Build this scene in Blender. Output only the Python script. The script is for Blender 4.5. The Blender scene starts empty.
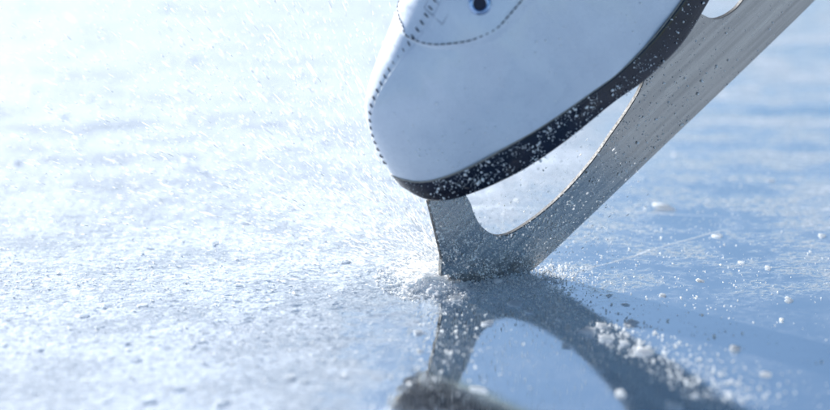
import bpy, bmesh, math, random
import numpy as np
from mathutils import Vector, Matrix

R = math.radians
rng = np.random.default_rng(11)
random.seed(11)
scene = bpy.context.scene
col = scene.collection

# ------------------------------------------------------------------ camera
cam_d = bpy.data.cameras.new('camera')
cam = bpy.data.objects.new('camera', cam_d)
col.objects.link(cam)
cam.location = (-0.03325, -1.12825, 0.41088)
cam.rotation_euler = (R(90 - 18), 0, 0)
cam_d.sensor_fit = 'HORIZONTAL'
cam_d.sensor_width = 36.0
cam_d.lens = 93.91
cam_d.clip_start = 0.02
cam_d.clip_end = 2000
cam_d.dof.use_dof = True
cam_d.dof.focus_distance = 1.2
cam_d.dof.aperture_fstop = 3.8
scene.camera = cam

# ------------------------------------------------------------------ light
SUN_EL, SUN_AZ = R(16), R(-33)          # azimuth measured from +Y towards +X
world = bpy.data.worlds.new('World')
scene.world = world
world.use_nodes = True
wn = world.node_tree
bg = wn.nodes['Background']
sky = wn.nodes.new('ShaderNodeTexSky')
sky.sky_type = 'NISHITA'
sky.sun_disc = False
sky.sun_elevation = SUN_EL
sky.sun_rotation = SUN_AZ
sky.air_density = 1.0
sky.dust_density = 0.7
sky.ozone_density = 1.5
tint = wn.nodes.new('ShaderNodeMix'); tint.data_type = 'RGBA'; tint.blend_type = 'MULTIPLY'
tint.inputs[0].default_value = 1.0
tint.inputs[7].default_value = (0.84, 0.95, 1.07, 1)      # cold winter white balance
wn.links.new(sky.outputs[0], tint.inputs[6]); wn.links.new(tint.outputs[2], bg.inputs[0])
bg.inputs[1].default_value = 0.085
sun_d = bpy.data.lights.new('sun', 'SUN')
sun_d.energy = 5.0
sun_d.angle = R(0.5)
sun_d.color = (1.0, 0.98, 0.95)
sun = bpy.data.objects.new('sun', sun_d)
col.objects.link(sun)
to_sun = Vector((math.sin(SUN_AZ) * math.cos(SUN_EL), math.cos(SUN_AZ) * math.cos(SUN_EL), math.sin(SUN_EL)))
sun.rotation_euler = to_sun.to_track_quat('Z', 'Y').to_euler()

vs = scene.view_settings
vs.view_transform = 'Standard'
vs.look = 'None'
vs.gamma = 1.0
vs.use_curve_mapping = False
vs.exposure = 0.93
scene.cycles.max_bounces = 12
scene.cycles.diffuse_bounces = 8
scene.cycles.use_denoising = True

# ------------------------------------------------------------------ helpers
def link(o, parent=None):
    col.objects.link(o)
    if parent: o.parent = parent
    return o

def tag(o, label=None, cat=None, group=None, kind=None):
    if label: o['label'] = label
    if cat: o['category'] = cat
    if group: o['group'] = group
    if kind: o['kind'] = kind
    return o

def mesh_np(name, V, F, mat=None, smooth=True):
    """mesh from a vertex array and a (n,3) or (n,4) face array"""
    V = np.ascontiguousarray(V, np.float32); F = np.ascontiguousarray(F, np.int32)
    me = bpy.data.meshes.new(name)
    k = F.shape[1]
    me.vertices.add(len(V)); me.vertices.foreach_set('co', V.ravel())
    me.loops.add(F.size); me.loops.foreach_set('vertex_index', F.ravel())
    me.polygons.add(len(F)); me.polygons.foreach_set('loop_start', np.arange(len(F), dtype=np.int32) * k)
    me.update(calc_edges=True); me.validate()
    if smooth: me.polygons.foreach_set('use_smooth', np.ones(len(me.polygons), bool))
    if mat: me.materials.append(mat)
    return me

def obj(name, me, parent=None):
    return link(bpy.data.objects.new(name, me), parent)

def bm_obj(name, bm, mat, parent=None, smooth=False):
    me = bpy.data.meshes.new(name); bm.to_mesh(me); bm.free()
    if smooth: me.polygons.foreach_set('use_smooth', np.ones(len(me.polygons), bool))
    if mat: me.materials.append(mat)
    return obj(name, me, parent)

def grid_faces(n, m, wrap=False):
    i = np.arange(n - 1)[:, None]
    j = np.arange(m if wrap else m - 1)[None, :]
    j2 = (j + 1) % m
    a = i * m + j; b = i * m + j2; c = (i + 1) * m + j2; d = (i + 1) * m + j
    return np.stack([a, b, c, d], -1).reshape(-1, 4)

def pchip(xs, ys):
    """monotone cubic through the table"""
    xs = np.asarray(xs, float); ys = np.asarray(ys, float)
    hh = np.diff(xs); dl = np.diff(ys) / hh
    m = np.zeros(len(xs)); m[0] = dl[0]; m[-1] = dl[-1]
    for i in range(1, len(xs) - 1):
        if dl[i - 1] * dl[i] > 0:
            w1 = 2 * hh[i] + hh[i - 1]; w2 = hh[i] + 2 * hh[i - 1]
            m[i] = (w1 + w2) / (w1 / dl[i - 1] + w2 / dl[i])
    def f(x):
        x = np.clip(np.asarray(x, float), xs[0], xs[-1])
        i = np.clip(np.searchsorted(xs, x, 'right') - 1, 0, len(xs) - 2)
        t = (x - xs[i]) / hh[i]
        return ((2*t**3 - 3*t**2 + 1) * ys[i] + (t**3 - 2*t**2 + t) * hh[i] * m[i]
                + (-2*t**3 + 3*t**2) * ys[i+1] + (t**3 - t**2) * hh[i] * m[i+1])
    return f

def vnoise(x, y, seed=0):
    """smooth 2D value noise, -1..1"""
    g = np.random.default_rng(seed).uniform(-1, 1, (256, 256))
    xi = np.floor(x).astype(int); yi = np.floor(y).astype(int)
    fx = x - xi; fy = y - yi
    fx = fx*fx*(3 - 2*fx); fy = fy*fy*(3 - 2*fy)
    a = g[xi & 255, yi & 255]; b = g[(xi+1) & 255, yi & 255]
    c = g[xi & 255, (yi+1) & 255]; d = g[(xi+1) & 255, (yi+1) & 255]
    return (a*(1-fx) + b*fx)*(1-fy) + (c*(1-fx) + d*fx)*fy

# ------------------------------------------------------------------ materials
class NT:
    def __init__(self, name):
        self.m = bpy.data.materials.new(name); self.m.use_nodes = True
        self.t = self.m.node_tree; self.t.nodes.clear()
        self.out = self.t.nodes.new('ShaderNodeOutputMaterial')
    def n(self, typ, **kw):
        nd = self.t.nodes.new(typ)
        for k, v in kw.items():
            if k.startswith('_'): setattr(nd, k[1:], v)
            else: nd.inputs[k.replace('__', ' ')].default_value = v
        return nd
    def l(self, a, b): self.t.links.new(a, b)
    def math(self, op, a, b=None, c=None, clamp=False):
        nd = self.t.nodes.new('ShaderNodeMath'); nd.operation = op; nd.use_clamp = clamp
        for i, v in enumerate((a, b, c)):
            if v is None: continue
            if isinstance(v, (int, float)): nd.inputs[i].default_value = v
            else: self.l(v, nd.inputs[i])
        return nd.outputs[0]
    def ramp(self, v, lo, hi, a=0.0, b=1.0, smooth=True):
        nd = self.t.nodes.new('ShaderNodeMapRange')
        nd.interpolation_type = 'SMOOTHSTEP' if smooth else 'LINEAR'
        self.l(v, nd.inputs[0])
        for i, x in enumerate((lo, hi, a, b)): nd.inputs[i + 1].default_value = x
        return nd.outputs[0]
    def noise(self, vec, scale, detail=3, rough=0.5, stretch=None):
        if stretch:
            mp = self.n('ShaderNodeMapping'); mp.inputs['Scale'].default_value = stretch
            self.l(vec, mp.inputs[0]); vec = mp.outputs[0]
        nd = self.n('ShaderNodeTexNoise', Scale=scale, Detail=detail, Roughness=rough)
        self.l(vec, nd.inputs['Vector']); return nd.outputs['Fac']
    def coords(self):
        return self.n('ShaderNodeTexCoord').outputs['Object']
    def mixc(self, fac, a, b):
        nd = self.t.nodes.new('ShaderNodeMix'); nd.data_type = 'RGBA'
        self.l(fac, nd.inputs[0])
        nd.inputs[6].default_value = (*a, 1); nd.inputs[7].default_value = (*b, 1)
        return nd.outputs[2]
    def bump(self, height, strength, dist):
        nd = self.n('ShaderNodeBump', Strength=strength, Distance=dist)
        self.l(height, nd.inputs['Height']); return nd.outputs[0]

def mat_ice():
    N = NT('lake_ice')
    P = N.coords()
    sx = N.n('ShaderNodeSeparateXYZ'); N.l(P, sx.inputs[0]); X, Y = sx.outputs[0], sx.outputs[1]
    # frost: shaved powder lies thick on the left of the skate, thin on the right
    big = N.noise(P, 20, 5, 0.66, (0.8, 1.2, 1))
    mid = N.noise(P, 60, 5, 0.65, (0.6, 1.3, 1))
    fine = N.noise(P, 420, 4, 0.7)
    # the powdered zone thins out raggedly towards the skater's right
    blot = N.noise(P, 26, 6, 0.68, (0.7, 1.25, 1))
    edge = N.math('SUBTRACT', X, N.ramp(Y, -0.06, 0.22, -0.058, 0.085, False))
    edge = N.math('ADD', edge, N.math('MULTIPLY', N.math('SUBTRACT', blot, 0.5), 0.26))
    left = N.ramp(edge, 0.055, -0.075)
    # streaky frost of its own on the bare side, in blotches and specks
    speck = N.noise(P, 240, 5, 0.75, (0.75, 1.1, 1))
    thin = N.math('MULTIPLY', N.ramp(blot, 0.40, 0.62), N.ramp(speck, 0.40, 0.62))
    f = N.math('MULTIPLY', left, N.ramp(big, 0.30, 0.62, 0.52, 0.95))
    f = N.math('MULTIPLY', f, N.ramp(speck, 0.28, 0.62, 0.50, 1.1))
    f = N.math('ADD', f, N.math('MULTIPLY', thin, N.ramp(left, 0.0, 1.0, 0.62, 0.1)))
    f = N.math('MULTIPLY', f, N.math('MAXIMUM', N.ramp(Y, -0.06, 0.02, 0.20, 1.0), N.ramp(left, 0.1, 0.5)))  # frost thinned in front so the boot's shadow band hardly shows
    f = N.math('ADD', f, 0.012)
    far = N.ramp(Y, 0.10, 0.55)
    f = N.math('ADD', f, N.math('MULTIPLY', far, N.ramp(blot, 0.3, 0.7, 0.16, 0.45)))
    # extra frost added past the right and front edges to bounce light onto the blade
    bounce_frost = N.math('MAXIMUM', N.ramp(X, 0.17, 0.29), N.ramp(Y, -0.17, -0.30))
    f = N.math('ADD', f, N.math('MULTIPLY', N.math('MULTIPLY', bounce_frost, N.ramp(Y, 0.30, 0.10)), N.ramp(blot, 0.3, 0.65, 0.3, 0.85)))
    # old skate tracks: thin scored lines filled with powder
    lines = [(-0.33, 0.30, 0.35, 0.36, 0.008, -.25), (-0.38, 0.46, 0.35, 0.54, 0.012, -.25), (0.0, 0.34, 0.4, 0.31, 0.005, .3),
             (0.04, 0.25, 0.4, 0.24, 0.004, .3), (-0.25, 0.20, 0.05, 0.26, 0.0012, .3)]
    lr = random.Random(4)
    for _k in range(22):
        cx, cy = lr.uniform(-0.10, 0.34), lr.uniform(0.02, 0.36); an = lr.choice((0.25, 0.32, -0.12, 0.7, 0.05)) + lr.uniform(-0.12, 0.12); hl = lr.uniform(0.04, 0.16)
        lines.append((cx - hl * math.cos(an), cy - hl * math.sin(an), cx + hl * math.cos(an), cy + hl * math.sin(an), lr.choice((0.0003, 0.0004, 0.0006, 0.001)), lr.uniform(0.25, 0.6)))
    wob = N.math('MULTIPLY', N.math('SUBTRACT', N.noise(P, 14, 2), 0.5), 0.012)
    tr = None
    for x0, y0, x1, y1, wd, am in lines:
        L = math.hypot(x1 - x0, y1 - y0); nx, ny = -(y1 - y0) / L, (x1 - x0) / L
        dd = N.math('ADD', N.math('MULTIPLY', X, nx), N.math('MULTIPLY', Y, ny))
        dd = N.math('ABSOLUTE', N.math('ADD', N.math('SUBTRACT', dd, nx * x0 + ny * y0), wob))
        g = N.ramp(dd, wd * 1.6, wd * 0.3, 0, abs(am))
        tt = N.math('ADD', N.math('MULTIPLY', X, (x1 - x0) / L), N.math('MULTIPLY', Y, (y1 - y0) / L))
        t0 = (x0 * (x1 - x0) + y0 * (y1 - y0)) / L
        g = N.math('MULTIPLY', g, N.math('MULTIPLY', N.ramp(tt, t0, t0 + 0.05), N.ramp(tt, t0 + L, t0 + L - 0.05)))
        if am < 0: g = N.math('MULTIPLY', g, -1.0)
        tr = g if tr is None else N.math('ADD', tr, g)
    tr = N.math('MULTIPLY', tr, N.ramp(mid, 0.35, 0.6, 0.3, 1.0))
    f = N.math('ADD', f, tr)
    f = N.math('MULTIPLY', f, N.ramp(fine, 0.3, 0.7, 0.7, 1.3), clamp=True)
    frost = f
    # bare ice: dark clear body under a glossy skin
    body = N.n('ShaderNodeBsdfDiffuse', Color=(0.030, 0.036, 0.036, 1))
    N.l(N.mixc(N.ramp(big, 0.35, 0.7), (0.010, 0.013, 0.013), (0.022, 0.028, 0.030)), body.inputs['Color'])
    gloss = N.n('ShaderNodeBsdfGlossy', Color=(0.86, 0.92, 0.98, 1), Roughness=0.1)
    hgt = N.math('ADD', N.math('MULTIPLY', N.noise(P, 22, 2), 0.25), N.math('MULTIPLY', mid, 0.12))
    hgt = N.math('ADD', hgt, N.math('MULTIPLY', fine, N.ramp(frost, 0.05, 0.6, 0.02, 0.3)))
    nrm = N.bump(hgt, 0.30, 0.0012)
    N.l(nrm, gloss.inputs['Normal'])
    N.l(N.ramp(frost, 0.02, 0.7, 0.05, 0.12), gloss.inputs['Roughness'])
    fr = N.n('ShaderNodeFresnel', IOR=2.3); N.l(nrm, fr.inputs['Normal'])
    bare = N.n('ShaderNodeMixShader')
    N.l(N.math('MULTIPLY', fr.outputs[0], N.ramp(frost, 0.20, 0.70, 0.72, 0.10), clamp=True), bare.inputs[0])
    N.l(body.outputs[0], bare.inputs[1]); N.l(gloss.outputs[0], bare.inputs[2])
    snow = N.n('ShaderNodeBsdfPrincipled', Roughness=0.55)
    snow.inputs['Base Color'].default_value = (0.82, 0.89, 0.97, 1)
    snow.inputs['Specular IOR Level'].default_value = 0.12
    N.l(N.bump(N.math('ADD', fine, N.math('MULTIPLY', speck, 0.8)), 0.55, 0.0010), snow.inputs['Normal'])
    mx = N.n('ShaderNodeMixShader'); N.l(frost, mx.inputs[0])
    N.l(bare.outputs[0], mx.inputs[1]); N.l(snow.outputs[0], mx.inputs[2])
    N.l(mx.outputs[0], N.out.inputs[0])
    return N.m

def mat_grain(name, colr, rough=0.3, trans=0.45, glass=0.35, bump=0.0):
    """frosted ice: part diffuse, part translucent, part refractive"""
    N = NT(name)
    p = N.n('ShaderNodeBsdfPrincipled', Roughness=rough, IOR=1.31)
    p.inputs['Base Color'].default_value = (*colr, 1)
    tr = N.n('ShaderNodeBsdfTranslucent'); tr.inputs[0].default_value = (*colr, 1)
    rf = N.n('ShaderNodeBsdfRefraction', Roughness=rough, IOR=1.31); rf.inputs[0].default_value = (1, 1, 1, 1)
    if bump:
        bp = N.bump(N.noise(N.coords(), 700, 3), bump, 0.0008)
        N.l(bp, p.inputs['Normal']); N.l(bp, rf.inputs['Normal'])
    m1 = N.n('ShaderNodeMixShader', Fac=trans / (1 - glass)); N.l(p.outputs[0], m1.inputs[1]); N.l(tr.outputs[0], m1.inputs[2])
    m2 = N.n('ShaderNodeMixShader', Fac=glass); N.l(m1.outputs[0], m2.inputs[1]); N.l(rf.outputs[0], m2.inputs[2])
    N.l(m2.outputs[0], N.out.inputs[0])
    return N.m

def mat_sss(name, colr, rough, radius, bump, dist=0.0008, nscale=900):
    """packed snow and white ice that glow when lit from behind"""
    N = NT(name)
    p = N.n('ShaderNodeBsdfPrincipled', Roughness=rough, IOR=1.31)
    p.inputs['Base Color'].default_value = (*colr, 1)
    p.inputs['Subsurface Weight'].default_value = 1.0
    p.inputs['Subsurface Radius'].default_value = (0.9, 0.97, 1.0)
    p.inputs['Subsurface Scale'].default_value = radius
    N.l(N.bump(N.noise(N.coords(), nscale, 4, 0.65), bump, dist), p.inputs['Normal'])
    N.l(p.outputs[0], N.out.inputs[0]); return N.m

def mat_leather():
    N = NT('white_leather'); P = N.coords()
    p = N.n('ShaderNodeBsdfPrincipled', Roughness=0.3)
    sm = N.noise(P, 38, 4, 0.6)
    N.l(N.mixc(N.ramp(sm, 0.3, 0.75), (0.60, 0.66, 0.77), (0.67, 0.73, 0.83)), p.inputs['Base Color'])
    v = N.n('ShaderNodeTexVoronoi', Scale=1400); N.l(P, v.inputs['Vector'])
    scuff = N.noise(P, 170, 4, 0.65)
    hgt = N.math('ADD', N.math('MULTIPLY', v.outputs['Distance'], 0.25), N.math('MULTIPLY', sm, 1.2))
    hgt = N.math('ADD', hgt, N.math('MULTIPLY', scuff, 0.35))
    N.l(N.bump(hgt, 0.25, 0.0008), p.inputs['Normal'])
    N.l(N.ramp(scuff, 0.3, 0.75, 0.22, 0.42), p.inputs['Roughness'])
    p.inputs['Coat Weight'].default_value = 0.9; p.inputs['Coat Roughness'].default_value = 0.12
    N.l(p.outputs[0], N.out.inputs[0]); return N.m

def mat_simple(name, colr, rough, metal=0.0, nscale=200, var=0.25, bump=0.15, dist=0.0005, stretch=None, rvar=0.12):
    N = NT(name); P = N.coords()
    p = N.n('ShaderNodeBsdfPrincipled', Roughness=rough, Metallic=metal)
    nz = N.noise(P, nscale, 4, 0.6, stretch)
    c2 = tuple(min(1, c * (1 + var)) for c in colr); c1 = tuple(c * (1 - var) for c in colr)
    N.l(N.mixc(N.ramp(nz, 0.3, 0.7), c1, c2), p.inputs['Base Color'])
    N.l(N.ramp(nz, 0.3, 0.7, max(0.02, rough - rvar), rough + rvar), p.inputs['Roughness'])
    N.l(N.bump(nz, bump, dist), p.inputs['Normal'])
    N.l(p.outputs[0], N.out.inputs[0]); return N.m

M_ICE = mat_ice()
M_GRAIN = mat_grain('ice_grain', (0.97, 0.985, 1.0), 0.3, 0.5, 0.3)
M_CHIP = mat_grain('ice_chip', (0.99, 0.995, 1.0), 0.3, 0.88, 0.0, 0.3)
M_SNOW = mat_sss('packed_snow', (0.97, 0.985, 1.0), 0.6, 0.005, 0.6)
M_DUST = mat_grain('clinging_frost', (0.97, 0.985, 1.0), 0.5, 0.15, 0.0)
M_MIXED = mat_grain('loose_ice', (0.98, 0.99, 1.0), 0.35, 0.5, 0.0)
M_SPRAY = mat_grain('flying_ice', (0.99, 0.995, 1.0), 0.3, 0.82, 0.0)
M_LEATHER = mat_leather()
M_SOLE = mat_simple('black_sole', (0.006, 0.010, 0.024), 0.12, 0, 90, 0.3, 0.15, 0.0006)
M_WELT = mat_simple('tan_welt', (0.30, 0.28, 0.25), 0.6, 0, 300)
M_STEEL = mat_simple('brushed_steel', (0.40, 0.39, 0.375), 0.20, 1.0, 420, 0.16, 0.03, 0.0002, (0.025, 1, 1), 0.08)
M_EDGE = mat_simple('dimmed_steel_edge', (0.07, 0.072, 0.075), 0.6, 1.0, 900)  # colour darkened to hold down the sun's glare on the blade edges
M_PICK = mat_simple('pick_steel', (0.36, 0.36, 0.36), 0.4, 1.0, 500)
M_THREAD = mat_simple('dark_thread', (0.05, 0.062, 0.095), 0.7, 0, 2000)
M_THREAD2 = mat_simple('grey_thread', (0.30, 0.34, 0.42), 0.7, 0, 2000)
M_EYELET = mat_simple('eyelet_metal', (0.34, 0.45, 0.66), 0.2, 1.0, 400)
M_DARK = mat_simple('eyelet_hole', (0.006, 0.012, 0.035), 0.6)
M_LACE = mat_simple('white_lace', (0.74, 0.76, 0.80), 0.7, 0, 900, 0.1, 0.6, 0.001)
M_LINING = mat_simple('grey_tongue', (0.62, 0.65, 0.70), 0.7, 0, 200, 0.1)

# ------------------------------------------------------------------ the ice sheet
def graded(lo, hi, step, far, g=1.35):
    xs = list(np.arange(lo, hi + step / 2, step))
    s = step; x = xs[-1]
    while x < far: s *= g; x += s; xs.append(x)
    s = step; x = xs[0]; pre = []
    while x > -far: s *= g; x -= s; pre.append(x)
    return np.array(pre[::-1] + xs)

def powder(x, y):
    """how thickly powder lies at a point, 0..1"""
    e = x - np.interp(y, [-0.06, 0.19], [-0.055, 0.085]) + 0.035 * vnoise(x * 22, y * 26, 3) + 0.02 * vnoise(x * 60, y * 66, 4)
    return np.clip((0.05 - e) / 0.13, 0, 1)

def ice_z(x, y):
    p = powder(x, y) * (np.abs(x) < 3) * (np.abs(y) < 3)
    near = np.exp(-((x + 0.03) ** 2 + (y - 0.01) ** 2) / 0.004)
    z = p * (0.00005 * vnoise(x * 70, y * 90, 5) + 0.00040 * np.maximum(0, vnoise(x * 330, y * 300, 6) - 0.1) )
    z += p * near * 0.0016 * np.maximum(0, vnoise(x * 110, y * 120, 8))
    z += 0.00004 * vnoise(x * 18, y * 18, 9)
    return z

xs = graded(-0.46, 0.40, 0.0022, 600); ys = graded(-0.24, 0.80, 0.0030, 600)
GX, GY = np.meshgrid(xs, ys, indexing='ij')
V = np.stack([GX, GY, ice_z(GX, GY)], -1).reshape(-1, 3)
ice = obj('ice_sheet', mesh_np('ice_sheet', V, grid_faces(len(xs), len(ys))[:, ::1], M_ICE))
tag(ice, 'blue frozen lake surface dusted with powder ice', None, None, 'structure')

# ------------------------------------------------------------------ figure skate
# local frame: a runs along the blade from toe to heel, h up from the blade, w to the visible side (metres)
PSI, PHI = R(26), R(36.8)
AX = np.array([math.cos(PHI) * math.cos(PSI), math.cos(PHI) * math.sin(PSI), math.sin(PHI)])
HX = np.array([-math.sin(PHI) * math.cos(PSI), -math.sin(PHI) * math.sin(PSI), math.cos(PHI)])
WX = np.array([math.sin(PSI), -math.cos(PSI), 0.0])
skate = link(bpy.data.objects.new('figure_skate', None))
skate.empty_display_size = 0.02
# Empty's axes: X = a, Y = -w, Z = h, so a part's coordinates are (a, -w, h)
skate.matrix_world = Matrix(((AX[0], -WX[0], HX[0], 0), (AX[1], -WX[1], HX[1], 0), (AX[2], -WX[2], HX[2], 0), (0, 0, 0, 1)))
tag(skate, 'white leather figure skate tilted onto its toe pick with a steel blade', 'ice skate')
def loc(a, h, w): return np.stack(np.broadcast_arrays(a, -np.asarray(w), h), -1) * 0.001
def to_world(p): return p[..., :1] * AX - p[..., 1:2] * WX + p[..., 2:3] * HX

A0 = 0.5
_side = pchip([110, 128, 150, 172, 190, 205, 225, 245, 256, 262, 265], [43, 42.6, 40, 36.5, 33, 31, 31, 29.5, 24, 14, 0])
def sole_w(a):
    a = np.asarray(a, float)
    t = np.clip((a - A0) / (105 - A0), 0, 1)
    return np.where(a < 105, 43 * np.clip(1 - (1 - t) ** 2.3, 0, 1) ** 0.55, _side(a))
sole_bot = pchip([0.5, 2, 5, 12, 25, 40, 50, 75, 110, 135, 160, 190, 210, 240, 265], [76, 71, 65.5, 61, 57.8, 55, 53.3, 50.8, 48.3, 44, 42, 46.5, 53, 57, 60])
sole_top = pchip([0.5, 3, 6, 12, 25, 50, 75, 100, 125, 150, 175, 200, 230, 265], [84, 81.5, 79, 76.5, 74, 70.8, 66.8, 63, 59.6, 58.8, 60.5, 65, 70, 72])
ridge = pchip([0.5, 1.0, 1.8, 2.8, 4.5, 7.5, 11, 15, 20, 34.8, 57, 77, 95, 115, 135, 152, 166, 176, 190, 225, 250, 258, 262.5, 265],
              [84, 90, 96, 101, 108, 116, 122, 126.5, 130, 138.5, 149.5, 159.5, 168, 176, 187, 204, 230, 264, 290, 298, 296, 288, 240, 90])
_seam = pchip([0, 20, 35, 52, 72, 110, 150], [0.10, 0.18, 0.26, 0.38, 0.42, 0.46, 0.48])
def u_seam(a): return np.pi / 2 - _seam(a)

def upper(a, u, lift=0.0):
    """boot surface; u = 0 at the visible sole edge, pi/2 on the ridge, pi on the hidden edge"""
    a = np.asarray(a, float); u = np.asarray(u, float)
    c, s = np.cos(u), np.sin(u)
    h0 = sole_top(a) - 1.0; H = ridge(a); W = np.maximum(sole_w(a) - 0.9, 0)
    q, p = 2 / 2.5, 2 / 2.3
    sh = np.abs(s) ** p
    tall = np.clip((a - 110) / 60, 0, 1)
    ww = W * np.sign(c) * np.abs(c) ** q * (1 + 0.035 * np.sin(np.pi * sh) * np.clip((a - 5) / 40, 0, 1)) * (1 - 0.22 * tall * sh)
    hh = h0 + (H - h0) * sh
    return a, hh, ww

# the stitched throat panel, bounded on both sides of the ridge (angles from the ridge)
U_APEX = 50.3
panel_lo = pchip([50.3, 50.8, 52.8, 60.9, 73.8, 88, 107, 150], [-0.22, -0.32, -0.49, -0.726, -0.909, -0.992, -1.004, -1.0])
panel_hi = pchip([50.3, 50.8, 53.6, 57, 63, 75, 95, 150], [-0.22, -0.14, -0.03, 0.10, 0.25, 0.40, 0.50, 0.52])
def in_panel(a, u):
    du = np.asarray(u) - np.pi / 2
    return np.clip((du - panel_lo(a)) / 0.03 + 0.5, 0, 1) * np.clip((panel_hi(a) - du) / 0.03 + 0.5, 0, 1) * (np.asarray(a) > U_APEX)

def boot_points(a, u):
    a_, h_, w_ = upper(a, u)
    e = 1e-3
    P = loc(*upper(a, u)); Pa = loc(*upper(a + 0.05, u)); Pu = loc(*upper(a, u + e))
    nrm = np.cross(Pa - P, Pu - P); ln = np.linalg.norm(nrm, axis=-1, keepdims=True)
    nrm = nrm / np.maximum(ln, 1e-12)
    cen = loc(a, 0.5 * (sole_top(a) + ridge(a)), 0 * np.asarray(u) + 0 * np.asarray(a))
    sgn = np.sign(np.sum(nrm * (P - cen), -1, keepdims=True)); sgn[sgn == 0] = 1
    return P, nrm * sgn

sa = np.concatenate([A0 + 19.5 * (1 - np.cos(np.linspace(0, np.pi / 2, 46))) ** 1.6, np.linspace(20.6, 150, 190), np.linspace(151.5, 256, 60), 265 - 9 * np.linspace(0.95, 0, 16) ** 1.8])
su = np.linspace(0, np.pi, 190)
GA, GU = np.meshgrid(sa, su, indexing='ij')
P, Nn = boot_points(GA, GU)
lift = 0.0008 * in_panel(GA, GU)
# centre seam: the visible half laps over the hidden one, a small groove beside it
seam_d = GU - u_seam(GA)
seam_on = np.clip((GA - 1) / 6, 0, 1) * np.clip((150 - GA) / 20, 0, 1)
lift += seam_on * (0.0006 * np.clip(-seam_d / 0.03 + 0.5, 0, 1) * np.exp(-np.abs(seam_d) / 0.35) - 0.0004 * np.exp(-((seam_d - 0.02) / 0.02) ** 2))
# soft creases across the vamp
lift += (0.0008 * vnoise(GA * 0.05 + 3, GU * 2.2, 21) + 0.00016 * vnoise(GA * 0.16, GU * 5, 22)) * np.clip((GA - 10) / 30, 0, 1)
P = P + Nn * lift[..., None]
boot_me = mesh_np('boot_upper', P.reshape(-1, 3), grid_faces(len(sa), len(su)), M_LEATHER)
boot = obj('boot_upper', boot_me, skate)

def on_boot(a, u, off=0.0):
    """point(s) on the boot in local metres, lifted by off"""
    a = np.atleast_1d(np.asarray(a, float)); u = np.atleast_1d(np.asarray(u, float))
    p, n = boot_points(a, u)
    ins = in_panel(a, u)
    return p + n * (off + 0.0008 * ins)[..., None], n

def tube(bm, pts, r, sides=6, caps=True, close=False):
    pts = [Vector(p) for p in pts]; rings = []
    n = len(pts); up = None
    for i, p in enumerate(pts):
        if close: t = pts[(i + 1) % n] - pts[i - 1]
        else: t = pts[min(i + 1, n - 1)] - pts[max(i - 1, 0)]
        t.normalize()
        if up is None: up = t.orthogonal().normalized()
        up = (up - t * up.dot(t)).normalized()
        b = t.cross(up)
        rr = r[i] if hasattr(r, '__len__') else r
        rings.append([bm.verts.new(p + (up * math.cos(2*math.pi*k/sides) + b * math.sin(2*math.pi*k/sides)) * rr) for k in range(sides)])
    for i in range(n if close else n - 1):
        A, B = rings[i], rings[(i + 1) % n]
        for k in range(sides): bm.faces.new((A[k], A[(k+1) % sides], B[(k+1) % sides], B[k]))
    if caps and not close:
        bm.faces.new(rings[0][::-1]); bm.faces.new(rings[-1])

# stitching: each stitch is a short raised thread; far too small to pick apart singly
bm = bmesh.new()
def path_stitches(av, uv, spacing, length, r, cross=False, slant=0.0):
    p, n = on_boot(av, uv, 0.0003)
    seg = np.linalg.norm(np.diff(p, axis=0), axis=1); s = np.concatenate([[0], np.cumsum(seg)])
    for k in range(int(s[-1] / spacing)):
        c = (k + 0.5) * spacing
        if cross:
            q = np.array([np.interp(c, s, p[:, i]) for i in range(3)]); nn = np.array([np.interp(c, s, n[:, i]) for i in range(3)])
            t = np.array([np.interp(c + 1e-4, s, p[:, i]) for i in range(3)]) - np.array([np.interp(c - 1e-4, s, p[:, i]) for i in range(3)])
            t /= np.linalg.norm(t); b = np.cross(nn, t); b /= np.linalg.norm(b)
            d = b * math.cos(slant) + t * math.sin(slant)
            tube(bm, [q - d * length / 2 - nn * 0.0003, q - d * length / 4 + nn * 0.0002, q + d * length / 4 + nn * 0.0002, q + d * length / 2 - nn * 0.0003], r, 5)
        else:
            pts = []
            for o, z in ((-0.5, -0.0002), (-0.25, 0.0002), (0.25, 0.0002), (0.5, -0.0002)):
                cc = c + o * length
                pts.append(np.array([np.interp(cc, s, p[:, i]) + z * np.interp(cc, s, n[:, i]) for i in range(3)]))
            tube(bm, pts, r, 5)
av = np.concatenate([np.linspace(1.2, 20, 60), np.linspace(20.5, 112, 90)])
path_stitches(av, u_seam(av) + 0.075, 0.0044, 0.0030, 0.00040, True, 0.25)
# the curved line that edges the throat panel, both sides of the seam
ae = np.concatenate([U_APEX + 3 * np.linspace(0, 1, 60) ** 2, np.linspace(U_APEX + 3.1, 140, 240)])
path_stitches(ae, np.pi / 2 + np.minimum(panel_lo(ae) + 0.04, -0.22), 0.0034, 0.0024, 0.00036)
path_stitches(ae, np.pi / 2 + np.maximum(panel_hi(ae) - 0.04, -0.22), 0.0034, 0.0024, 0.00036)
st = bm_obj('stitching', bm, M_THREAD, boot, True); st['kind'] = 'stuff'
# faint box tack on the seam
bm = bmesh.new()
for a0, u0, a1, u1 in ((66, -.42, 72, -.42), (66, -.55, 72, -.55), (66, -.55, 66, -.42), (72, -.55, 72, -.42), (66, -.27, 72, -.27), (66, -.42, 66, -.27), (72, -.42, 72, -.27)):
    tt = np.linspace(0, 1, 20)
    path_stitches(a0 + (a1 - a0) * tt, np.pi / 2 + u0 + (u1 - u0) * tt, 0.0016, 0.0014, 0.00020)
st = bm_obj('box_tack', bm, M_THREAD2, boot, True); st['kind'] = 'stuff'

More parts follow.
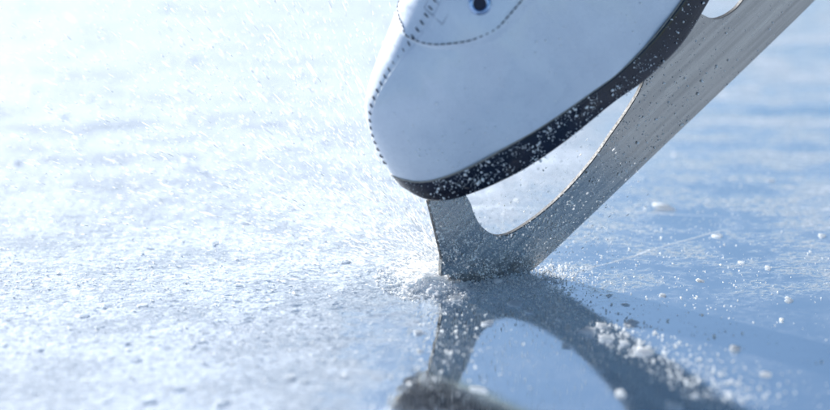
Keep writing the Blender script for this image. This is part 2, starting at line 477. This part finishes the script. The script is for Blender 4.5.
# eyelets along both edges of the throat, the lowest one shows at the top of the picture
def eyelet(a, u):
    p, n = on_boot(a, u, 0.0004)
    p = Vector(p[0]); n = Vector(n[0])
    rot = n.to_track_quat('Z', 'Y').to_matrix()
    prof = [(0.0033, -0.0012), (0.0033, 0.0004), (0.0037, 0.0012), (0.0045, 0.0014), (0.0056, 0.0009), (0.0061, -0.0005)]
    b = bmesh.new(); rings = []
    for k in range(28):
        t = 2 * math.pi * k / 28
        rings.append([b.verts.new(p + rot @ Vector((r * math.cos(t), r * math.sin(t), z))) for r, z in prof])
    for k in range(28):
        A, B = rings[k], rings[(k + 1) % 28]
        for j in range(len(prof) - 1): b.faces.new((A[j], B[j], B[j+1], A[j+1]))
    e = bm_obj('eyelet', b, M_EYELET, boot, True)
    b = bmesh.new()
    cv = [b.verts.new(p + rot @ Vector((0.0036 * math.cos(2*math.pi*k/24), 0.0036 * math.sin(2*math.pi*k/24), 0.0007))) for k in range(24)]
    dv = [b.verts.new(p + rot @ Vector((0.0026 * math.cos(2*math.pi*k/24), 0.0026 * math.sin(2*math.pi*k/24), 0.0004))) for k in range(24)]
    for k in range(24): b.faces.new((cv[k], cv[(k+1) % 24], dv[(k+1) % 24], dv[k]))
    b.faces.new(dv)
    bm_obj('eyelet_hole', b, M_DARK, boot)
    return p, n
EYE = [(86.5, 0), (102, 0), (117, 0), (132, 0)]
eyes = []
for a, du in EYE:
    eyes.append((eyelet(a, np.pi / 2 - 0.74), eyelet(a, np.pi / 2 + 0.34)))
# laces start above the lowest pair, out of the picture's top
for k in range(1, 4):
    (p0, n0), (p1, n1) = eyes[k]
    m, nm = on_boot(EYE[k][0] + 1.5, np.pi / 2 - 0.2, 0.004)
    b = bmesh.new()
    m = Vector(m[0])
    tube(b, [p0 - n0 * 0.001, p0 + n0 * 0.002, p0.lerp(m, 0.5) + n0 * 0.0015, m, p1.lerp(m, 0.5) + n1 * 0.0015, p1 + n1 * 0.002, p1 - n1 * 0.001], 0.0021, 8)
    bm_obj('lace', b, M_LACE, boot, True)

# sole: black, rounded edge, toe spring
ka = np.concatenate([A0 + 19.5 * (1 - np.cos(np.linspace(0.02, np.pi / 2, 40))) ** 1.6, np.linspace(21, 250, 110), 265 - 15 * np.linspace(0.95, 0, 22) ** 1.8])
rows = []
for a in ka:
    w, b0, t0 = float(sole_w(a)) + 0.6, float(sole_bot(a)), float(sole_top(a))
    r = min(1.6, w * 0.5 + 0.02)
    prof = []
    for sgn in (1, -1):
        seq = [(w - r*0.1, t0), (w, t0 - r*0.5), (w + 0.15, t0 - 3), (w - 0.2, (t0 + b0) / 2), (w - 0.5, b0 + r), (w - 0.5 - 0.3*r, b0 + 0.3*r), (w - 0.5 - r, b0), (w * 0.5 - r*0.25, b0)]
        seq = [(max(x, 0.0), z) for x, z in seq]
        prof += [(sgn * x, z) for x, z in (seq if sgn == 1 else seq[::-1])]
    rows.append([loc(a, z, x) for x, z in prof])
V = np.array(rows); n, m = V.shape[:2]
sole = obj('sole', mesh_np('sole', V.reshape(-1, 3), grid_faces(n, m, True), M_SOLE), skate)
# heel block under the rear of the sole
hb = []
for a in np.linspace(206, 262, 24):
    w = max(float(sole_w(a)) - 0.5, 2); t = (a - 206) / 56
    b0 = 47.5; t0 = float(sole_bot(a)) + 1
    hb.append([loc(a, z, x) for x, z in ((w, t0), (w, (t0+b0)/2), (w - 1, b0 + 1), (w - 2.5, b0), (-w + 2.5, b0), (-w + 1, b0 + 1), (-w, (t0+b0)/2), (-w, t0))])
V = np.array(hb); F = grid_faces(V.shape[0], 8, True)
caps = np.array([[0, 1, 6, 7], [1, 2, 5, 6], [2, 3, 4, 5]]); last = (V.shape[0] - 1) * 8
F = np.concatenate([F, caps[:, ::-1], caps + last])
obj('heel', mesh_np('heel', V.reshape(-1, 3), F, M_SOLE, False), sole)
# welt: a fine tan bead where leather meets sole
bm = bmesh.new()
wa = np.concatenate([ka[2:-2], ka[2:-2][::-1]])
pts = [loc(a, float(sole_top(a)) + 0.1, s * (float(sole_w(a)) - 0.2)) for a, s in zip(wa, [1]*len(ka[2:-2]) + [-1]*len(ka[2:-2]))]
tube(bm, pts, 0.0005, 6, False, True)
bm_obj('welt', bm, M_WELT, sole, True)

# blade: one steel plate 4 mm thick
def smooth_curve(pts, n=8):
    pts = np.array(pts, float); out = []
    for i in range(len(pts) - 1):
        p0 = pts[max(i-1, 0)]; p1 = pts[i]; p2 = pts[i+1]; p3 = pts[min(i+2, len(pts)-1)]
        for t in np.linspace(0, 1, n, endpoint=False):
            out.append(0.5*((2*p1) + (-p0+p2)*t + (2*p0-5*p1+4*p2-p3)*t*t + (-p0+3*p1-3*p2+p3)*t**3))
    out.append(pts[-1]); return out
front = [(6.5, 58.5), (5.7, 56.3), (-0.6, 41), (-6.6, 27.0)]
pick = [(-9.6, 23.0), (-13.0, 18.4), (-9.2, 16.2), (-10.6, 11.2), (-6.4, 9.4), (-7.4, 4.4), (-3.6, 3.4), (-3.4, -2.0), (2.2, -3.2), (3.0, -8.2), (8.2, -9.0), (10.6, -13.6), (17.5, -16.6)]
runner = smooth_curve([(24.4, -19.4), (34, -20.7), (52, -21.0), (125, -21.3), (212, -21.4), (260, -20.8), (284, -18.5), (296, -12), (301, -4), (300, 4), (292, 8), (276, 10), (266, 20), (260, 36), (257, 48.6)], 6)
top_h = [(236, 48.6)]
hole2 = smooth_curve([(236, 48), (232, 28), (226, 16), (217, 12.6), (208.5, 13.2), (201, 16.5), (197, 22), (193, 32), (190, 43)], 6)
top_m = [(189, float(sole_bot(189)) + 0.5), (172, float(sole_bot(172)) + 0.5), (160, float(sole_bot(160)) + 0.5)]
hole1 = smooth_curve([(157, 40), (152, 28), (144, 19), (130, 13.5), (112, 9.0), (95, 5.0), (74, 2.6), (54, 3.0), (37, 6.0), (28.5, 9.5), (23.8, 14.8), (21.6, 24.0), (22.6, 33), (24.7, 40), (26, 54)], 6)
outline = front + pick + [tuple(p) for p in runner] + top_h + [tuple(p) for p in hole2] + top_m + [tuple(p) for p in hole1]
outline = [tuple(p) for p in outline]
def blade_bm(poly, half, bev):
    b = bmesh.new()
    vs_ = [b.verts.new(loc(a, h, -half)) for a, h in poly]
    f = b.faces.new(vs_)
    b.normal_update()
    ret = bmesh.ops.extrude_face_region(b, geom=[f])
    for v in ret['geom']:
        if isinstance(v, bmesh.types.BMVert): v.co.y -= 2 * half * 0.001
    bmesh.ops.recalc_face_normals(b, faces=b.faces)
    es = [e for e in b.edges if abs(e.verts[0].co.y - e.verts[1].co.y) < 1e-7]
    bmesh.ops.bevel(b, geom=es, offset=bev, segments=2, affect='EDGES', clamp_overlap=True)
    bmesh.ops.triangulate(b, faces=[f for f in b.faces if len(f.verts) > 4])
    return b
blade = bm_obj('blade', blade_bm(outline, 1.6, 0.0004), M_STEEL, skate)
blade.data.materials.append(M_EDGE)
for p_ in blade.data.polygons:
    if abs(p_.normal.y) < 0.5: p_.material_index = 1
# cross-cut toe-pick block standing proud of the plate, its teeth in the ice
tooth = [(-6.9, 26.4), (-9.9, 23.4), (-13.4, 18.5), (-9.4, 16.3), (-10.9, 11.2), (-6.6, 9.5), (-7.7, 4.3), (-3.8, 3.3), (-3.6, -2.2), (2.0, -3.3), (4.2, 0.6), (0.5, 6.0), (-3.0, 14.0), (-4.6, 22)]
bm_obj('toe_pick', blade_bm(tooth, 2.0, 0.0003), M_STEEL, blade)
# mounting plates between blade and sole
def plate(a0, a1, hw):
    rws = []
    for a in np.linspace(a0, a1, 14):
        t = (a - a0) / (a1 - a0); w = hw * math.sqrt(max(0.02, 1 - abs(2*t - 1) ** 4)); w = min(w, float(sole_w(a)) * 0.75)
        hb_ = float(sole_bot(a)) if a < 200 else 47.5
        rws.append([loc(a, z, x) for x, z in ((w, hb_ + 0.4), (w, hb_ - 1.8), (w - 0.6, hb_ - 2.3), (-w + 0.6, hb_ - 2.3), (-w, hb_ - 1.8), (-w, hb_ + 0.4))])
    V = np.array(rws); F = grid_faces(14, 6, True); c = np.array([[0, 1, 4, 5], [1, 2, 3, 4]])
    obj('mounting_plate', mesh_np('mounting_plate', V.reshape(-1, 3), np.concatenate([F, c[:, ::-1], c + 13 * 6]), M_STEEL, False), blade)
plate(6, 120, 24); plate(214, 256, 20)

# ------------------------------------------------------------------ loose ice
def shard_protos(n, npts, seed, flat=(0.5, 0.9)):
    """convex irregular crumbs of about unit radius: list of (verts, tris)"""
    r = np.random.default_rng(seed); out = []
    for _ in range(n):
        b = bmesh.new()
        s = np.array([r.uniform(0.75, 1.25), r.uniform(0.6, 1.0), r.uniform(*flat)])
        for _k in range(npts):
            v = r.normal(size=3); v /= np.linalg.norm(v); v *= r.uniform(0.7, 1.05)
            b.verts.new(v * s)
        res = bmesh.ops.convex_hull(b, input=b.verts)
        junk = [g for g in res['geom_interior'] if isinstance(g, bmesh.types.BMVert)]
        if junk: bmesh.ops.delete(b, geom=junk, context='VERTS')
        bmesh.ops.triangulate(b, faces=b.faces)
        b.verts.ensure_lookup_table(); b.verts.index_update()
        V = np.array([v.co[:] for v in b.verts]); F = np.array([[v.index for v in f.verts] for f in b.faces])
        out.append((V, F)); b.free()
    return out

def rot_mats(r, n, tilt=math.pi):
    ax = r.normal(size=(n, 3)); ax[:, 2] *= 0.2 if tilt < 1 else 1
    ax /= np.linalg.norm(ax, axis=1, keepdims=True)
    an = r.uniform(-tilt, tilt, n)
    K = np.zeros((n, 3, 3)); x, y, z = ax.T
    K[:, 0, 1] = -z; K[:, 0, 2] = y; K[:, 1, 0] = z; K[:, 1, 2] = -x; K[:, 2, 0] = -y; K[:, 2, 1] = x
    T = np.eye(3) + np.sin(an)[:, None, None] * K + (1 - np.cos(an))[:, None, None] * (K @ K)
    za = r.uniform(0, 2 * math.pi, n); Z = np.zeros((n, 3, 3))
    Z[:, 0, 0] = np.cos(za); Z[:, 0, 1] = -np.sin(za); Z[:, 1, 0] = np.sin(za); Z[:, 1, 1] = np.cos(za); Z[:, 2, 2] = 1
    return T @ Z

def scatter(name, pos, size, protos, mat, r, tilt=math.pi, mats=None):
    """join one shard per position into a single mesh object"""
    n = len(pos); which = r.integers(0, len(protos), n)
    Mx = rot_mats(r, n, tilt) if mats is None else mats
    VV, FF, off = [], [], 0
    for k, (V, F) in enumerate(protos):
        idx = np.nonzero(which == k)[0]
        if not len(idx): continue
        P_ = np.einsum('nij,vj->nvi', Mx[idx], V) * size[idx][:, None, None] + pos[idx][:, None, :]
        f = F[None] + (np.arange(len(idx)) * len(V))[:, None, None] + off
        VV.append(P_.reshape(-1, 3)); FF.append(f.reshape(-1, 3)); off += len(idx) * len(V)
    return obj(name, mesh_np(name, np.concatenate(VV), np.concatenate(FF), mat, False))

crumbs = shard_protos(14, 9, 1)
tiny = shard_protos(8, 6, 2)

# crumbs on the ice: thick on the powdered left, thinner on the right, thickest round the blade
r = np.random.default_rng(5)
n = 190000
x = r.uniform(-0.44, 0.38, n); y = r.uniform(-0.22, 0.75, n)
pw = powder(x, y)
patch = np.clip(vnoise(x * 30 + 7, y * 22, 31) + 0.35 * vnoise(x * 90, y * 70, 32) + 0.1, 0, 1)
near = np.exp(-((x - 0.01) ** 2 / 0.012 + (y - 0.0) ** 2 / 0.006))
spread = np.exp(-((x - 0.15) ** 2 / 0.006 + (y - 0.06) ** 2 / 0.006))
dens = 0.10 * pw + 0.75 * pw * patch ** 1.2 + 0.026 + 0.10 * patch * (1 - pw) + 0.22 * near + 0.16 * spread * (0.3 + patch)
keep = r.uniform(0, 1, n) < dens
x, y = x[keep], y[keep]
sz = np.clip(r.lognormal(-8.05, 0.55, len(x)), 0.00016, 0.0015)
cr = scatter('ice_crumbs', np.stack([x, y, ice_z(x, y) + sz * 0.35], -1), sz, tiny, M_SPRAY, r, 0.6)
tag(cr, 'fine white ice crumbs strewn over the frozen surface', 'ice crumbs', None, 'stuff')

# crumbs lying on the dark reflection in front of the blade
n = 1700
t = r.uniform(0, 1, n)
leg = r.uniform(0, 1, n) < 0.86
x = np.where(leg, 0.015 + 0.115 * t + r.normal(0, 0.012, n), -0.012 - 0.012 * t + r.normal(0, 0.008, n))
y = np.where(leg, -0.005 - 0.165 * t + r.normal(0, 0.018, n), -0.01 - 0.11 * t + r.normal(0, 0.015, n))
sz = np.clip(r.lognormal(-7.55, 0.55, n), 0.0002, 0.0014)
cr = scatter('reflection_crumbs', np.stack([x, y, ice_z(x, y) + sz * 0.35], -1), sz, crumbs, M_SPRAY, r, 0.6)
tag(cr, 'white ice grains scattered over the dark reflection of the blade', 'ice crumbs', None, 'stuff')

# shaved ice heaped against the toe pick
mx_, my_ = np.meshgrid(np.linspace(-1, 1, 70), np.linspace(-1, 1, 60), indexing='ij')
rad = np.sqrt(mx_ ** 2 + my_ ** 2)
ang = np.arctan2(my_, mx_)
edge_r = 0.82 + 0.16 * np.sin(3 * ang + 1) * 0.6 + 0.1 * np.sin(7 * ang)
hgt = np.clip(1 - (rad / edge_r) ** 2, -0.25, 1)
wx = -0.022 + 0.026 * mx_; wy = 0.004 + 0.030 * my_
z = np.where(hgt > 0, 0.0038 * np.abs(hgt) ** 0.8, 0.003 * hgt) + np.clip(hgt, 0, 1) ** 0.5 * (0.0016 * vnoise(wx * 260, wy * 260, 41) + 0.0010 * vnoise(wx * 620, wy * 620, 42))
mound = obj('snow_mound', mesh_np('snow_mound', np.stack([wx, wy, z], -1).reshape(-1, 3), grid_faces(70, 60), M_SNOW))
tag(mound, 'little heap of shaved white ice piled against the toe pick', 'snow heap')
n = 3600
ph = r.uniform(0, 2 * np.pi, n); q = np.sqrt(r.uniform(0, 1, n)) * 1.25
px, py = -0.022 + 0.027 * q * np.cos(ph), 0.004 + 0.031 * q * np.sin(ph)
sz = np.clip(r.lognormal(-7.75, 0.5, n), 0.0002, 0.0016)
pz = np.clip(1 - (q / 0.85) ** 2, 0, 1) ** 0.8 * 0.0038
hc = scatter('heap_crumbs', np.stack([px, py, pz + sz * 0.4], -1), sz, crumbs, M_SPRAY, r)
tag(hc, 'crumbly ice bits covering the heap by the toe pick', 'ice crumbs', None, 'stuff')

# powder kicked round the blade's foot
n = 2600
t = r.uniform(0, 1, n)
px = -0.03 + 0.085 * t + r.normal(0, 0.008, n); py = -0.004 + 0.012 * t + r.normal(0, 0.010, n)
sz = np.clip(r.lognormal(-7.9, 0.55, n), 0.00018, 0.0018)
fc = scatter('foot_powder', np.stack([px, py, ice_z(px, py) + sz * 0.35 + np.abs(r.normal(0, 0.0005, n))], -1), sz, crumbs, M_SPRAY, r)
tag(fc, 'loose ice powder scattered round the foot of the blade', 'ice crumbs', None, 'stuff')

# spray thrown up by the pick: grains stretched along their flight to stand for motion streaks, heading upper left
def needle_mats(dirs, r, asp):
    n = len(dirs); d = dirs / np.linalg.norm(dirs, axis=1, keepdims=True)
    o = r.normal(size=(n, 3)); o -= d * np.sum(o * d, 1, keepdims=True); o /= np.linalg.norm(o, axis=1, keepdims=True)
    c = np.cross(d, o)
    return np.stack([d * asp[:, None], o, c], -1)
n = 19000
az = r.normal(math.radians(158), 0.55, n)           # heading round the pick, to the left and back
el = np.abs(r.normal(0.45, 0.42, n)) % 1.35
dist = 0.015 + 0.42 * r.beta(1.2, 1.9, n)
dirs = np.stack([np.cos(az) * np.cos(el), np.sin(az) * np.cos(el), np.sin(el)], -1)
pos = np.array([-0.01, 0.0, 0.004]) + dirs * dist[:, None]
pos[:, 2] -= 0.25 * dist ** 2 * 1.2
ok = pos[:, 2] > 0.003
# keep them out of the boot itself
loc_a = pos @ AX * 1e3; loc_h = pos @ HX * 1e3; loc_w = pos @ WX * 1e3
ok &= ~((loc_a > -4) & (np.abs(loc_w) < sole_w(np.clip(loc_a, A0, 260)) + 4) & (loc_h > 38))
pos, dirs = pos[ok], dirs[ok]
sz = np.clip(r.lognormal(-8.3, 0.55, len(pos)), 0.00010, 0.0007)
asp = np.clip(r.lognormal(1.35, 0.7, len(pos)), 1.0, 13.0)
sp = scatter('ice_spray', pos, sz, tiny, M_SPRAY, r, mats=needle_mats(dirs, r, asp))
tag(sp, 'spray of fine ice grains flying up behind the toe pick', 'ice spray', None, 'stuff')

# grains kicked up in front of the blade and boot side
n = 3600
la = -18 + 135 * r.beta(1.0, 2.0, n); lh = r.uniform(-22, 62, n); lw = r.uniform(7, 60, n)
pos2 = (la[:, None] * AX + lh[:, None] * HX + lw[:, None] * WX) * 1e-3
ok = (pos2[:, 2] > 0.003) & ~((lw < sole_w(np.clip(la, A0, 260)) + 3) & (lh > 40)) & (r.uniform(0, 1, n) < 0.75)
pos2 = pos2[ok]; d2 = pos2 - np.array([0.01, 0.0, -0.01])
sp = scatter('blade_spray', pos2, np.clip(r.lognormal(-8.2, 0.5, len(pos2)), 0.00012, 0.0009), tiny, M_MIXED, r,
             mats=needle_mats(d2, r, np.clip(r.lognormal(0.25, 0.4, len(pos2)), 1.0, 3.0)))
tag(sp, 'loose ice grains flying up in front of the steel blade', 'ice spray', None, 'stuff')

# snow clinging to the blade, the sole edge and the lower boot
def in_poly(pa, ph_, poly):
    pa = np.asarray(pa); inside_ = np.zeros(len(pa), bool); j = len(poly) - 1
    for i in range(len(poly)):
        xi, yi = poly[i]; xj, yj = poly[j]
        cnd = ((yi > ph_) != (yj > ph_)) & (pa < (xj - xi) * (ph_ - yi) / (yj - yi + 1e-12) + xi)
        inside_ ^= cnd; j = i
    return inside_
n = 34000
a = r.uniform(-14, 260, n); h = r.uniform(-21, 57, n)
dens = 1.0 * np.exp(-np.clip(a - 40, 0, None) / 50) + 0.006
dens *= 0.35 + 0.9 * np.clip(vnoise(a * 0.13, h * 0.16, 51) + 0.35, 0, 1)
k = in_poly(a, h, outline) & (r.uniform(0, 1, n) < dens)
a, h = a[k], h[k]
szb = np.clip(r.lognormal(-7.85, 0.5, len(a)), 0.00015, 0.0013)
p1 = to_world(loc(a, h, np.full(len(a), 1.6) + szb * 300))
n = 3000
a = 1.5 + 200 * r.beta(1.1, 2.2, n); v = r.uniform(0, 1, n)
p2 = to_world(loc(a, sole_bot(a) + (sole_top(a) - sole_bot(a)) * v, sole_w(a) + 0.8))
keep = r.uniform(0, 1, n) < 0.6 * np.clip(0.6 * vnoise(a * 0.11, v * 2.2, 61) + 0.5 * vnoise(a * 0.4, v * 4, 62) + 0.45, 0, 1)
p2 = p2[keep]; sz2 = np.clip(r.lognormal(-8.0, 0.6, len(p2)), 0.00013, 0.0015)
n = 520
a = r.uniform(12, 190, n); u = np.abs(r.normal(0, 0.42, n))
u = np.clip(u, 0.02, 1.3)
p3, _ = on_boot(a, u, 0.0002); p3 = to_world(p3); sz3 = np.clip(r.lognormal(-7.95, 0.5, n), 0.00012, 0.0011)
cl = scatter('clinging_snow', np.concatenate([p1, p2, p3]), np.concatenate([szb, sz2, sz3]), crumbs, M_DUST, r)
tag(cl, 'white ice specks clinging to the blade, sole edge and boot side', 'ice specks', None, 'stuff')

# ------------------------------------------------------------------ single chips one can point at
# x, y, half width, flatness, label, group
CHIPS = [
    (0.0205, -0.0377, 0.00457, 0.35, 'flat white ice chip lying just below the blade at the top of its reflection', 'F'),
    (0.0274, -0.0498, 0.00293, 0.50, 'small white ice chip just right of the flat chip below the blade', 'F'),
    (0.0051, -0.0645, 0.00368, 0.45, 'white ice chip at the upper tip of the pale gap in the reflection', 'F'),
    (-0.0026, -0.1548, 0.00389, 0.35, 'wide flat ice chip beside the dark toe reflection at the bottom edge', 'F'),
    (0.0440, -0.0971, 0.00322, 0.15, 'long flat ice chip on the inner edge of the blade reflection', 'F'),
    (0.0562, -0.0775, 0.00572, 0.30, 'longest flat ice chip lying across the middle of the blade reflection', 'F'),
    (0.0642, -0.0689, 0.00341, 0.70, 'upright white ice chip at the upper edge of the blade reflection', 'F'),
    (0.0652, -0.0888, 0.00438, 0.80, 'blocky white ice lump in the middle of the blade reflection', 'F'),
    (0.0841, -0.1053, 0.00559, 0.40, 'large white ice chip on the outer edge of the blade reflection', 'F'),
    (0.0739, -0.0943, 0.00308, 0.60, 'small white ice chip between the blocky lump and the large outer chip', 'F'),
    (0.0668, -0.1610, 0.00338, 0.90, 'round bright ice lump low on the inner edge of the blade reflection', 'F'),
    (0.1018, -0.1634, 0.00338, 0.90, 'round pale ice lump at the lower right end of the blade reflection', 'F'),
    (0.0908, -0.1756, 0.00477, 0.50, 'broad ice lump cut by the bottom edge at the reflection end', 'F'),
    (0.0806, -0.0674, 0.00420, 0.35, 'flat ice chip alone on smooth blue ice right of the blade reflection', 'F'),
    (0.0540, -0.0362, 0.00215, 0.20, 'small ice chip right of the dark wedge under the blade', 'F'),
    (0.0802, -0.0377, 0.00215, 0.60, 'tiny ice chip above the lone flat chip on smooth blue ice', 'F'),
    (0.0722, -0.0238, 0.00228, 0.20, 'small pale ice cluster chip on blue ice right of the blade foot', 'F'),
    (0.1016, -0.0238, 0.00248, 0.20, 'thin flat ice chip further right on the blue ice beyond the blade foot', 'F'),
    (-0.0322, -0.0789, 0.00338, 0.35, 'flat white ice chip left of the dark toe reflection', 'F'),
    (-0.0116, -0.0300, 0.00379, 0.60, 'white ice lump in front of the heap by the toe pick', 'H'),
    (-0.0208, -0.0254, 0.00326, 0.60, 'ice lump at the front left foot of the snow heap', 'H'),
    (-0.0043, -0.0160, 0.00328, 0.60, 'ice lump pressed against the front of the toe pick', 'H'),
    (-0.0277, -0.0032, 0.00359, 0.60, 'ice lump at the left end of the snow heap', 'H'),
    (0.0117, -0.0128, 0.00302, 0.60, 'ice lump under the blade right of the toe pick', 'H'),
    (0.1444, 0.0773, 0.00323, 0.60, 'bright ice chip standing alone on the blue ice at the right', 'R'),
    (0.1931, 0.1857, 0.00286, 0.50, 'small ice chip on the far blue ice near the right edge', 'R'),
    (0.2061, 0.0773, 0.00294, 0.60, 'bright ice chip on blue ice at the very right edge', 'R'),
    (0.1525, 0.0315, 0.00256, 0.60, 'ice chip inside the patch of fine crumbs on the right', 'R'),
    (0.1657, 0.0214, 0.00254, 0.60, 'ice chip right of centre in the patch of fine crumbs', 'R'),
    (0.1247, 0.0000, 0.00249, 0.50, 'ice chip on the near side of the patch of fine crumbs', 'R'),
    (0.1696, -0.0300, 0.00271, 0.60, 'single ice chip in front of the crumb patch near the right edge', 'R'),
    (0.1297, -0.1026, 0.00305, 0.70, 'blurred round ice lump on blue ice at the lower right', 'R'),
    (0.1398, -0.1358, 0.00297, 0.70, 'blurred ice lump nearest the lower right corner', 'R'),
    (-0.1616, -0.1671, 0.00481, 0.50, 'large bright ice chip at the bottom edge on the left', 'L'),
    (-0.0949, -0.1396, 0.00320, 0.70, 'left one of two close bright ice lumps in the left foreground', 'L'),
    (-0.0882, -0.1447, 0.00270, 0.70, 'right one of two close bright ice lumps in the left foreground', 'L'),
    (-0.1491, -0.1535, 0.00365, 0.50, 'pale ice chip right above the large chip at the bottom left', 'L'),
    (-0.1253, -0.1707, 0.00431, 0.50, 'wide pale ice chip at the bottom edge left of the toe reflection', 'L'),
    (-0.2093, -0.0542, 0.00318, 0.50, 'ice chip on the frosty ice at the far left middle', 'L'),
    (-0.1800, -0.0377, 0.00269, 0.60, 'small ice chip right of the far left chip on frosty ice', 'L'),
    (-0.1514, 0.0629, 0.00349, 0.50, 'ice chip on the bluish patch of frosty ice left of the heap', 'L'),
    (-0.1358, 0.1033, 0.00330, 0.50, 'ice chip on the far side of the bluish frosty patch', 'L'),
    (-0.1084, 0.1284, 0.00366, 0.60, 'ice chip on white powder midway between skate and left edge', 'L'),
    (-0.0730, 0.0315, 0.00341, 0.60, 'ice lump on white powder left of the toe pick heap', 'L'),
    (-0.0877, 0.0700, 0.00292, 0.60, 'small ice lump on white powder behind the lump left of the heap', 'L'),
    (-0.2073, 0.4993, 0.00619, 0.60, 'blurred ice lump far back on the pale ice at the upper left', 'B'),
    (-0.3132, 0.4152, 0.00405, 1.00, 'round blurred ice lump near the left edge at the back', 'B'),
    (-0.2686, 0.3871, 0.00362, 1.00, 'left one of two close blurred ice lumps at the back left', 'B'),
    (-0.2562, 0.3707, 0.00359, 1.00, 'right one of two close blurred ice lumps at the back left', 'B'),
    (-0.2814, 0.3388, 0.00457, 1.00, 'larger blurred ice lump below the close pair at the back left', 'B'),
    (-0.2490, 0.6877, 0.00642, 1.00, 'blurred ice lump at the top edge on the left', 'B'),
    (-0.2932, 0.2251, 0.00327, 1.00, 'bright blurred ice lump at the left edge', 'B'),
    (-0.2579, 0.2738, 0.00304, 1.00, 'faint blurred ice lump below the larger lump at the back left', 'B'),
    (-0.0961, 0.2762, 0.00473, 0.70, 'blurred ice lump on pale ice close left of the boot toe', 'B'),
]
CHIPS.append((0.1197, 0.1310, 0.0080, 0.12, 'long flat frost flake on the blue ice behind the blade at right', 'R'))
GROUPS = {'F': 'ice chips in front of the blade', 'H': 'ice lumps round the snow heap', 'R': 'ice chips on the blue ice at the right',
          'L': 'ice chips on the frosty ice at the left', 'B': 'blurred ice lumps at the back left'}
r = np.random.default_rng(77)
for i, (x, y, s_, fl, lab, g) in enumerate(CHIPS):
    b = bmesh.new()
    ang0 = r.uniform(0, 6.28)
    ex = np.array([1.0, r.uniform(0.75, 1.3), max(0.18, fl * (0.25 if g in 'BL' else 0.42))])
    for _k in range(12):
        v = r.uniform(-1, 1, 3); v /= max(np.abs(v).max(), 0.5) ** 0.5
        b.verts.new(v * ex * s_)
    res = bmesh.ops.convex_hull(b, input=b.verts)
    junk = [q for q in res['geom_interior'] if isinstance(q, bmesh.types.BMVert)]
    if junk: bmesh.ops.delete(b, geom=junk, context='VERTS')
    o = bm_obj('ice_chip', b, M_CHIP)
    zmin = min(v.co.z for v in o.data.vertices)
    base = 0.004 if g == 'H' and y > -0.015 else 0.0
    o.location = (x, y, float(ice_z(np.array([x]), np.array([y]))[0]) - zmin * 0.7 + base)
    o.rotation_euler = (r.uniform(-0.15, 0.15), r.uniform(-0.15, 0.15), r.uniform(-0.5, 0.5))
    tag(o, lab, 'ice chip', GROUPS[g])


# one long splinter of ice lying on the pale ice at the left
b = bmesh.new()
p0, p1 = Vector((-0.207, 0.248, 0.0016)), Vector((-0.161, 0.192, 0.0022))
side = Vector((0.77, 0.63, 0)); pts, rad = [], []
for k in range(13):
    t = k / 12
    pts.append(p0.lerp(p1, t) + side * 0.0035 * math.sin(3.3 * t + 0.4) + side * r.uniform(-0.0006, 0.0006))
    rad.append(0.0003 + 0.0019 * math.sin(math.pi * min(1, t * 1.05 + 0.03)) ** 1.3 * r.uniform(0.6, 1.0) * (0.45 + 0.7 * t))
tube(b, pts, rad, 6)
sp = bm_obj('ice_splinter', b, M_CHIP)
tag(sp, 'long thin white ice splinter lying slanted on pale ice left of the boot', 'ice splinter')
